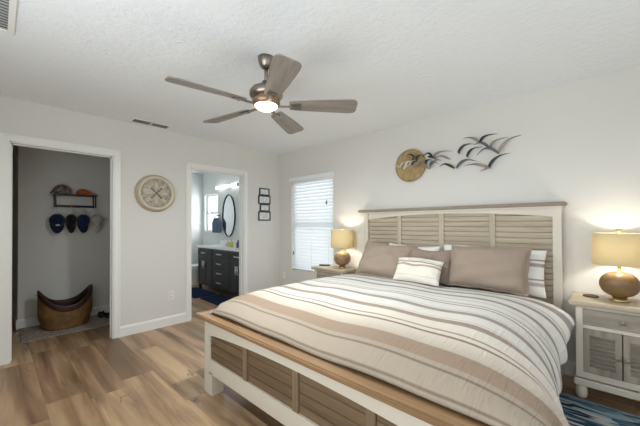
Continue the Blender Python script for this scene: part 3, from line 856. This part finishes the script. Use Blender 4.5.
cap('baseball_cap', 'black cap hanging between the two navy caps', (-1.10, -2.597, 1.325), (M['blackcloth'], M['blackcloth']), HANG(0), (.085, .056, .09), None, 'caps hanging from the rack')
cap('baseball_cap', 'dark blue cap hanging between the black and the pale grey caps', (-1.10, -2.470, 1.325), (M['bluecloth'], M['navycloth']), HANG(0), (.085, .069, .10), None, 'caps hanging from the rack')
cap('baseball_cap', 'pale grey cap hanging last on the rack, nearest the door frame', (-1.10, -2.327, 1.325), (M['greycloth'], M['greycloth']), HANG(0), (.085, .072, .10), 'whitecloth', 'caps hanging from the rack')
cap('baseball_cap', 'camouflage cap sitting on top of the black wall shelf', (-1.135, -2.685, 1.686), (M['camo'], M['camo']), (0, 0, math.radians(-35)), (.090, .095, .105))
cap('baseball_cap', 'flattened orange cap lying on top of the black wall shelf', (-1.135, -2.470, 1.684), (M['orangecloth'], M['orangecloth']), (0, 0, math.radians(80)), (.080, .095, .062))
# ------------------------------------------------------------------ wall things, bedroom
def medallion():
    t = thing('wall_medallion', 'round carved cream wooden medallion hanging between the two doorways', 'wall decor', (0, -1.945, 1.645))
    MB().lathe([(.0, .002), (.222, .002), (.226, .008), (.224, .022), (.205, .030), (.0, .030)], 56, axis='x').obj('back_plate', M['creamdk'], t)
    MB().lathe([(.202, .028), (.206, .055), (.200, .075), (.190, .080), (.178, .076), (.170, .055), (.166, .030)], 56, axis='x', cap=False).obj('rim', M['cream'], t)
    MB().lathe([(.0, .040), (.168, .040), (.168, .030)], 48, axis='x').obj('face', M['facegrey'], t)
    for k in range(8):
        a = 2*PI*k/8; mb = MB()
        rot = Matrix.Rotation(a, 3, 'X')
        mb.ellipsoid(rot @ Vector((.042, 0, .088)), (.010, .026, .052), 14, 8, mat=rot)
        mb.obj('petal', M['petal'], t)
    for k in range(12):
        a = 2*PI*(k+.5)/12; rot = Matrix.Rotation(a, 3, 'X')
        MB().ellipsoid(rot @ Vector((.041, 0, .146)), (.008, .020, .013), 12, 6, mat=rot).obj('scallop', M['petal'], t)
    for k in range(4):
        mb = MB(); rot = Matrix.Rotation(PI/4+k*PI/2, 3, 'X')
        mb.ellipsoid(rot @ Vector((.050, 0, .045)), (.006, .008, .030), 10, 6, mat=rot)
        mb.ellipsoid(rot @ Vector((.050, 0, .078)), (.006, .014, .012), 10, 6, mat=rot)
        mb.obj('cross_arm', M['umber'], t)
    MB().ellipsoid((.05, 0, 0), (.012, .014, .014), 14, 8).obj('boss', M['umber'], t)
medallion()

def collage():
    t = thing('picture_frame_collage', 'column of four small black picture frames on the wall beside the bathroom doorway', 'picture frame', (0, -.318, 1.325))
    for (y0, y1, z0, z1) in ((-.10, .095, .405, .520), (-.118, .115, .268, .402), (-.088, .098, .150, .265), (-.118, .115, .002, .147)):
        d = .016; mb = MB()
        mb.box(.002, .022, y0, y0+d, z0, z1, .002).box(.002, .022, y1-d, y1, z0, z1, .002).box(.002, .022, y0+d, y1-d, z0, z0+d, .002).box(.002, .022, y0+d, y1-d, z1-d, z1, .002)
        f = mb.obj('frame', M['blackframe'], t)
        MB().box(.002, .012, y0+d, y1-d, z0+d, z1-d).obj('print', M['photo'], f)
collage()

def outlet(loc, rz, label):
    t = thing('wall_outlet', label, 'outlet', loc, (0, 0, rz), 'white wall outlets')
    MB().box(0, .006, -.036, .036, -.058, .058, .003).obj('cover_plate', M['plate'], t)
    for z in (.021, -.021):
        f = MB().box(.005, .009, -.016, .016, z-.015, z+.015, .003).obj('receptacle', M['plate'], t)
        MB().box(.008, .0095, -.008, -.005, z-.006, z+.006).box(.008, .0095, .005, .008, z-.006, z+.006).obj('slot', M['slot'], f)
outlet((0, -1.758, .377), 0, 'white wall outlet low on the wall beside the bathroom doorway')
outlet((.112, 0, .42), math.radians(-90), 'white wall outlet low in the corner beside the window')

def gull_art():
    t = thing('gull_wall_sculpture', 'metal wall sculpture of gulls flying from a round brass sun above the headboard', 'wall art', (2.378, 0, 1.935))
    MB().lathe([(.0, -.020), (.182, -.020), (.186, -.024), (.186, -.028), (.150, -.034), (.0, -.036)], 48, axis='y').obj('sun_disc', M['gold'], t)
    K = dict(d='gulldark', t='gulltaupe', s='gullsteel', p='gullpale')
    G = [  # every gull: wings as curved blades (x, z along the wall), the base of the wing at the first point of a rising wing
        [('d', (3.104, 2.064), (3.154, 2.112), (3.257, 2.114)), ('t', (3.104, 2.064), (3.04, 2.118), (2.947, 2.130))],
        [('d', (2.904, 1.993), (2.966, 2.056), (3.065, 2.050)), ('s', (3.190, 1.996), (3.129, 2.050), (3.055, 2.046))],
        [('d', (2.988, 1.941), (3.039, 2.001), (3.129, 2.011))],
        [('s', (3.262, 1.934), (3.172, 1.995), (3.077, 1.941)), ('t', (3.258, 1.938), (3.332, 2.030), (3.443, 2.063))],
        [('t', (3.196, 2.000), (3.239, 2.047), (3.343, 2.064))],
        [('d', (3.183, 1.806), (3.249, 1.886), (3.365, 1.913)), ('t', (3.183, 1.806), (3.077, 1.850), (2.958, 1.846)), ('t', (3.189, 1.807), (3.152, 1.790), (3.108, 1.774))],
        [('s', (2.882, 1.845), (2.972, 1.908), (3.090, 1.870))],
        [('s', (2.607, 1.903), (2.654, 1.934), (2.730, 1.886)), ('d', (2.867, 1.841), (2.781, 1.894), (2.714, 1.870))],
        [('d', (2.453, 1.980), (2.487, 2.024), (2.552, 2.022))],
        [('d', (2.639, 1.991), (2.592, 2.040), (2.520, 2.009))],
        [('t', (2.647, 1.974), (2.708, 2.028), (2.840, 2.020))],
        [('t', (2.804, 1.950), (2.738, 1.983), (2.662, 1.964))],
        [('p', (2.244, 1.936), (2.289, 1.973), (2.337, 1.983)), ('p', (2.265, 1.930), (2.225, 1.944), (2.188, 1.952))],
        [('p', (2.315, 1.923), (2.359, 1.979), (2.433, 1.969))],
        [('t', (2.419, 1.910), (2.470, 1.940), (2.552, 1.972))],
        [('d', (2.428, 2.023), (2.386, 2.060), (2.334, 2.052))],
        [('t', (2.591, 1.874), (2.535, 1.917), (2.461, 1.902))],
        [('d', (2.592, 1.998), (2.647, 1.986), (2.700, 1.939))],
        [('t', (2.599, 1.886), (2.677, 1.950), (2.737, 1.925))],
        [('p', (2.300, 1.905), (2.340, 1.930), (2.400, 1.925))],
        [('d', (2.400, 1.940), (2.440, 1.965), (2.490, 1.955))],
        [('p', (2.360, 1.945), (2.400, 1.975), (2.450, 1.985))], [('t', (2.480, 1.925), (2.520, 1.960), (2.590, 1.955))], [('d', (2.560, 1.935), (2.600, 1.962), (2.660, 1.940))], [('s', (2.400, 1.995), (2.450, 2.025), (2.510, 2.000))],
    ]
    for gi, g in enumerate(G):
        cols = sorted({w_[0] for w_ in g}); mats = [M[K[c]] for c in cols]
        mb = MB(); nf = []
        y0 = -.045-.009*(gi % 3)
        for (c, p0, p1, p2) in g:
            # quadratic curve through the three points, thick in the root third, pointed at the tip
            N = 14; top, bot = [], []
            L = math.hypot(p2[0]-p0[0], p2[1]-p0[1])
            ctl = (2*p1[0]-.5*(p0[0]+p2[0]), 2*p1[1]-.5*(p0[1]+p2[1]))
            wmax = .016+.060*L if L > .1 else .017
            for i in range(N+1):
                f = i/N
                x = (1-f)**2*p0[0]+2*f*(1-f)*ctl[0]+f*f*p2[0]; z = (1-f)**2*p0[1]+2*f*(1-f)*ctl[1]+f*f*p2[1]
                tx = 2*(1-f)*(ctl[0]-p0[0])+2*f*(p2[0]-ctl[0]); tz = 2*(1-f)*(ctl[1]-p0[1])+2*f*(p2[1]-ctl[1])
                l_ = math.hypot(tx, tz) or 1; nx, nz = -tz/l_, tx/l_
                if nz < 0: nx, nz = -nx, -nz
                hw = wmax*(.35+.65*math.sin(PI*min(1, f*1.35+.15)) if f < .6 else (1-f)/.4*.72*(.35+.65*math.sin(PI*min(1, .6*1.35+.15)))/.72+0)
                hw = max(hw, .0012)
                yy = y0-.020*math.sin(PI*f)
                top.append((x-2.365+nx*hw*.35, yy-.004, z-1.94+nz*hw*.35)); bot.append((x-2.365-nx*hw*.65, yy+.004, z-1.94-nz*hw*.65))
            before = len(mb.bm.faces)
            mb.grid([top, bot]); mb.grid([[(a, b+.004, c_) for a, b, c_ in bot], [(a, b+.004, c_) for a, b, c_ in top]])
            mb.grid([[(a, b+.004, c_) for a, b, c_ in top], top]); mb.grid([bot, [(a, b+.004, c_) for a, b, c_ in bot]])
            mb.bm.faces.ensure_lookup_table()
            for fc in mb.bm.faces[before:]: fc.material_index = cols.index(c)
        # support pin to the mounting rod plane
        p = g[0][1]; mb.tube([(p[0]-2.365, -.001, p[1]-1.94), (p[0]-2.365, y0-.002, p[1]-1.94)], .004, 6)
        mb.obj('gull', mats, t, weld=False)
gull_art()

# ------------------------------------------------------------------ ceiling registers
def register(label, x0, x1, y0, y1, n, axis, border, name, cat):
    cx, cy = (x0+x1)/2, (y0+y1)/2
    t = thing(name, label, cat, (cx, cy, H))
    mb = MB(); a, b = (x1-x0)/2, (y1-y0)/2
    mb.box(-a, a, -b, -b+border, -.010, -.001, .002).box(-a, a, b-border, b, -.010, -.001, .002).box(-a, -a+border, -b+border, b-border, -.010, -.001, .002).box(a-border, a, -b+border, b-border, -.010, -.001, .002)
    if axis == 'y': mb.box(-a, a, -.008, .008, -.010, -.001, .002)
    mb.obj('frame', M['trim'], t)
    MB().box(-a+border, a-border, -b+border, b-border, -.003, -.001).obj('backing', M['ventdark'], t)
    mb = MB(); rot = Matrix.Rotation(math.radians(14), 3, 'Y')
    for k in range(n):
        x = lin(-a+border, a-border, (k+.5)/n)
        hw = (a-border)/n*.92; mb.box(x-hw, x+hw, -b+border, b-border, -.0075, -.0065, 0, rot)
    mb.obj('slats', M['ventgrey'], t)
register('small white supply register in the ceiling near the left wall', .085, .250, -2.245, -1.845, 6, 'y', .016, 'air_register', 'vent')
register('large white return grille cut off at the top corner of the ceiling', 1.35, 1.93, -3.74, -3.195, 16, '', .030, 'return_grille', 'vent')

# ------------------------------------------------------------------ bathroom
def vanity():
    t = thing('bathroom_vanity', 'charcoal bathroom vanity with white counter and chrome pulls', 'vanity', (-1.01, -.02, 0))
    X0, X1, yf = -.875, .875, -.52
    MB().box(X0, X1, yf+.018, 0, .10, .815, .003).obj('carcass', M['charcoal'], t)
    for x in (X0, X1-.05):
        for y in (yf+.018, -.05): MB().box(x, x+.05, y, y+.05, 0, .10, .003).obj('foot', M['charcoal'], t)
    MB().box(X0-.015, X1+.015, yf-.012, 0, .815, .850, .004).obj('countertop', M['quartz'], t)
    MB().box(X0-.015, X1+.015, -.022, 0, .850, .945, .003).obj('backsplash', M['quartz'], t)
    MB().lathe([(.19, .0), (.185, -.004), (.175, -.002), (.165, .001)], 36, (0, -.27, .852), cap=False).obj('sink_rim', M['porcelain'], t)
    def pull(par, x, z, vert=False, ln=.075):
        mb = MB()
        a = (x, yf-.028, z-ln) if vert else (x-ln, yf-.028, z); b = (x, yf-.028, z+ln) if vert else (x+ln, yf-.028, z)
        mb.tube([a, b], .010, 8)
        for p in (a, b):
            q = Vector(p); k = .012; q2 = Vector((q.x+(0 if vert else (k if p is a else -k)), q.y, q.z+((k if p is a else -k) if vert else 0)))
            mb.tube([q2, (q2.x, yf, q2.z)], .004, 6)
        mb.obj('handle', M['chrome'], par)
    def front(kind, x0, x1, z0, z1):
        d = .045 if kind == 'door' else .024; mb = MB()
        mb.box(x0, x0+d, yf, yf+.018, z0, z1, .002).box(x1-d, x1, yf, yf+.018, z0, z1, .002).box(x0+d, x1-d, yf, yf+.018, z0, z0+d, .002).box(x0+d, x1-d, yf, yf+.018, z1-d, z1, .002)
        mb.box(x0+d, x1-d, yf+.008, yf+.018, z0+d, z1-d)
        return mb.obj(kind, M['charcoal'], t)
    c1, c2 = -.298, .302
    for (a, b) in ((X0+.02, c1-.012), (c2+.012, X1-.02)):
        d = front('drawer', a, b, .655, .795); pull(d, (a+b)/2, .725)
        mid = (a+b)/2
        d = front('door', a, mid-.002, .125, .640); pull(d, mid-.030, .50, True)
        d = front('door', mid+.002, b, .125, .640); pull(d, mid+.030, .50, True)
    zs = [.655, .485, .315, .145]
    for z in zs:
        d = front('drawer', c1, c2, z, z+.14 if z == .655 else z+.155); pull(d, 0, z+.075)
vanity()
tag(MB().lathe([(0, 0), (.028, 0), (.030, .01), (.030, .085), (.012, .10), (.010, .125), (.0, .126)], 20).obj('soap_bottle', M['soap'], None, (-1.02, -.30, .850)), 'yellow-green soap bottle on the white vanity counter', 'bottle')
o = MB().box(-.045, .045, -.03, .03, 0, .085, .008).obj('soap_box', M['soap'], None, (-1.14, -.28, .850)); tag(o, 'small yellow-green box on the vanity counter below the mirror', 'box')
tag(MB().lathe([(0, 0), (.030, 0), (.032, .01), (.032, .08), (.018, .10), (.016, .13), (0, .131)], 20).obj('lotion_bottle', M['purple'], None, (-.80, -.30, .850)), 'dusky purple bottle on the vanity counter beside the door frame', 'bottle')
def faucet():
    t = thing('faucet', 'chrome arched faucet on the white vanity counter', 'faucet', (-1.36, -.17, .850))
    MB().lathe([(0, 0), (.026, 0), (.026, .012), (.014, .02), (0, .02)], 20).obj('base', M['chrome'], t)
    MB().tube([(0, 0, .015), (0, 0, .13), (0, -.03, .175), (0, -.075, .18), (0, -.11, .15), (0, -.115, .125)], .012, 12).obj('spout', M['chrome'], t)
    for s in (-1, 1): MB().tube([(s*.09, 0, 0), (s*.09, 0, .045), (s*.13, 0, .055)], .010, 10).obj('handle', M['chrome'], t)
faucet()
def mirror():
    t = thing('vanity_mirror', 'tall oval bathroom mirror in a thin black frame above the vanity', 'mirror', (-1.612, -.003, 1.445))
    n = 56; rx, rz = .240, .430
    def ell(k, d, y): a = 2*PI*k/n; return ((rx+d)*math.cos(a), y, (rz+d)*math.sin(a))
    rings = [[ell(k, *p) for k in range(n+1)] for p in ((0, 0), (.004, 0), (.006, -.022), (-.008, -.026), (-.010, -.012), (-.010, 0))]
    mb = MB(); mb.grid(rings); mb.obj('frame', M['black'], t)
    pts = [((rx-.008)*math.cos(2*PI*k/n), (rz-.008)*math.sin(2*PI*k/n)) for k in range(n)]
    MB().prism(pts, -.010, -.002, 'y').obj('glass', M['mirror'], t)
mirror()
def lightbar():
    t = thing('vanity_light', 'lit white bar light on the wall above the oval mirror', 'wall light', (-1.63, -.003, 2.045))
    MB().box(-.10, .10, -.028, 0, -.045, .045, .006).obj('wall_plate', M['chrome'], t)
    MB().box(-.42, .42, -.075, -.028, -.028, .028, .010).obj('light_tube', M['ledbar'], t)
    l = bpy.data.lights.new('vanity_bulb', 'AREA'); l.shape = 'RECTANGLE'; l.size = .8; l.size_y = .04; l.energy = 2.5; l.color = (.96, .98, 1.0)
    lo = bpy.data.objects.new('vanity_bulb', l); col.objects.link(lo); lo.parent = t; lo.location = (0, -.09, 0); lo.rotation_euler = (math.radians(-75), 0, 0)
    for x in (-.43, .42): MB().box(x, x+.012, -.078, -.026, -.030, .030, .003).obj('end_cap', M['chrome'], t)
lightbar()
def towel():
    r = thing('towel_ring', 'dark towel ring on the bathroom wall between window and mirror', 'towel ring', (-2.015, 0, 1.46))
    MB().lathe([(0, -.002), (.024, -.002), (.024, -.010), (.010, -.014), (.010, -.05), (0, -.05)], 18, axis='y').obj('mount', M['black'], r)
    MB().tube([(.13*math.cos(a) if abs(math.cos(a)) < .99 else .13*math.cos(a), -.045, -.055+.055*math.sin(a)) for a in [PI/2+2*PI*k/32 for k in range(33)]], .005, 8, False).obj('ring', M['black'], r)
    rows_f, rows_b = [], []
    for j in range(15):
        a, b = [], []; v = j/14
        for i in range(25):
            u = -1+2*i/24; hw = .105+.085*min(1, v*3)
            y = -.055-.016*(1+math.sin(u*9+.6*v))*(.5+.5*min(1, v*2)); a.append((u*hw, y-.012, -.31*v)); b.append((u*hw*.98, y+.010, -.29*v))
        rows_f.append(a); rows_b.append(b)
    mb = MB(); mb.grid(rows_f); mb.grid([q[::-1] for q in rows_b]); mb.grid([rows_b[0], rows_f[0]]); mb.grid([rows_f[-1], rows_b[-1]])
    mb.grid([[q[0] for q in rows_f], [q[0] for q in rows_b]]); mb.grid([[q[-1] for q in rows_b], [q[-1] for q in rows_f]])
    tag(mb.obj('hand_towel', M['towel'], None, (-2.02, .005, 1.405)), 'blue-grey hand towel hanging beside the bathroom window', 'towel')
towel()
def toilet():
    t = thing('toilet', 'white toilet beyond the charcoal vanity below the bathroom window', 'toilet', (-2.36, -.02, 0))
    MB().box(-.19, .19, -.19, 0, .38, .74, .02).obj('tank', M['porcelain'], t)
    MB().box(-.20, .20, -.20, .003, .74, .775, .01).obj('tank_lid', M['porcelain'], t)
    def ring(r, z, cy=-.43): return [(r*.78*math.cos(2*PI*k/32), cy+r*1.12*math.sin(2*PI*k/32), z) for k in range(33)]
    mb = MB(); mb.grid([ring(.12, 0, -.36), ring(.125, .10, -.36), ring(.15, .22, -.39), ring(.225, .34), ring(.235, .385), ring(.16, .385), ring(.10, .28)])
    mb.obj('bowl', M['porcelain'], t)
    mb = MB(); mb.grid([ring(.238, .388), ring(.240, .410), ring(.20, .424), ring(.001, .426)]); mb.obj('seat_lid', M['porcelain'], t)
    MB().tube([(-.13, -.19, .69), (-.13, -.215, .69), (-.09, -.22, .685)], .007, 8).obj('flush_lever', M['chrome'], t)
toilet()
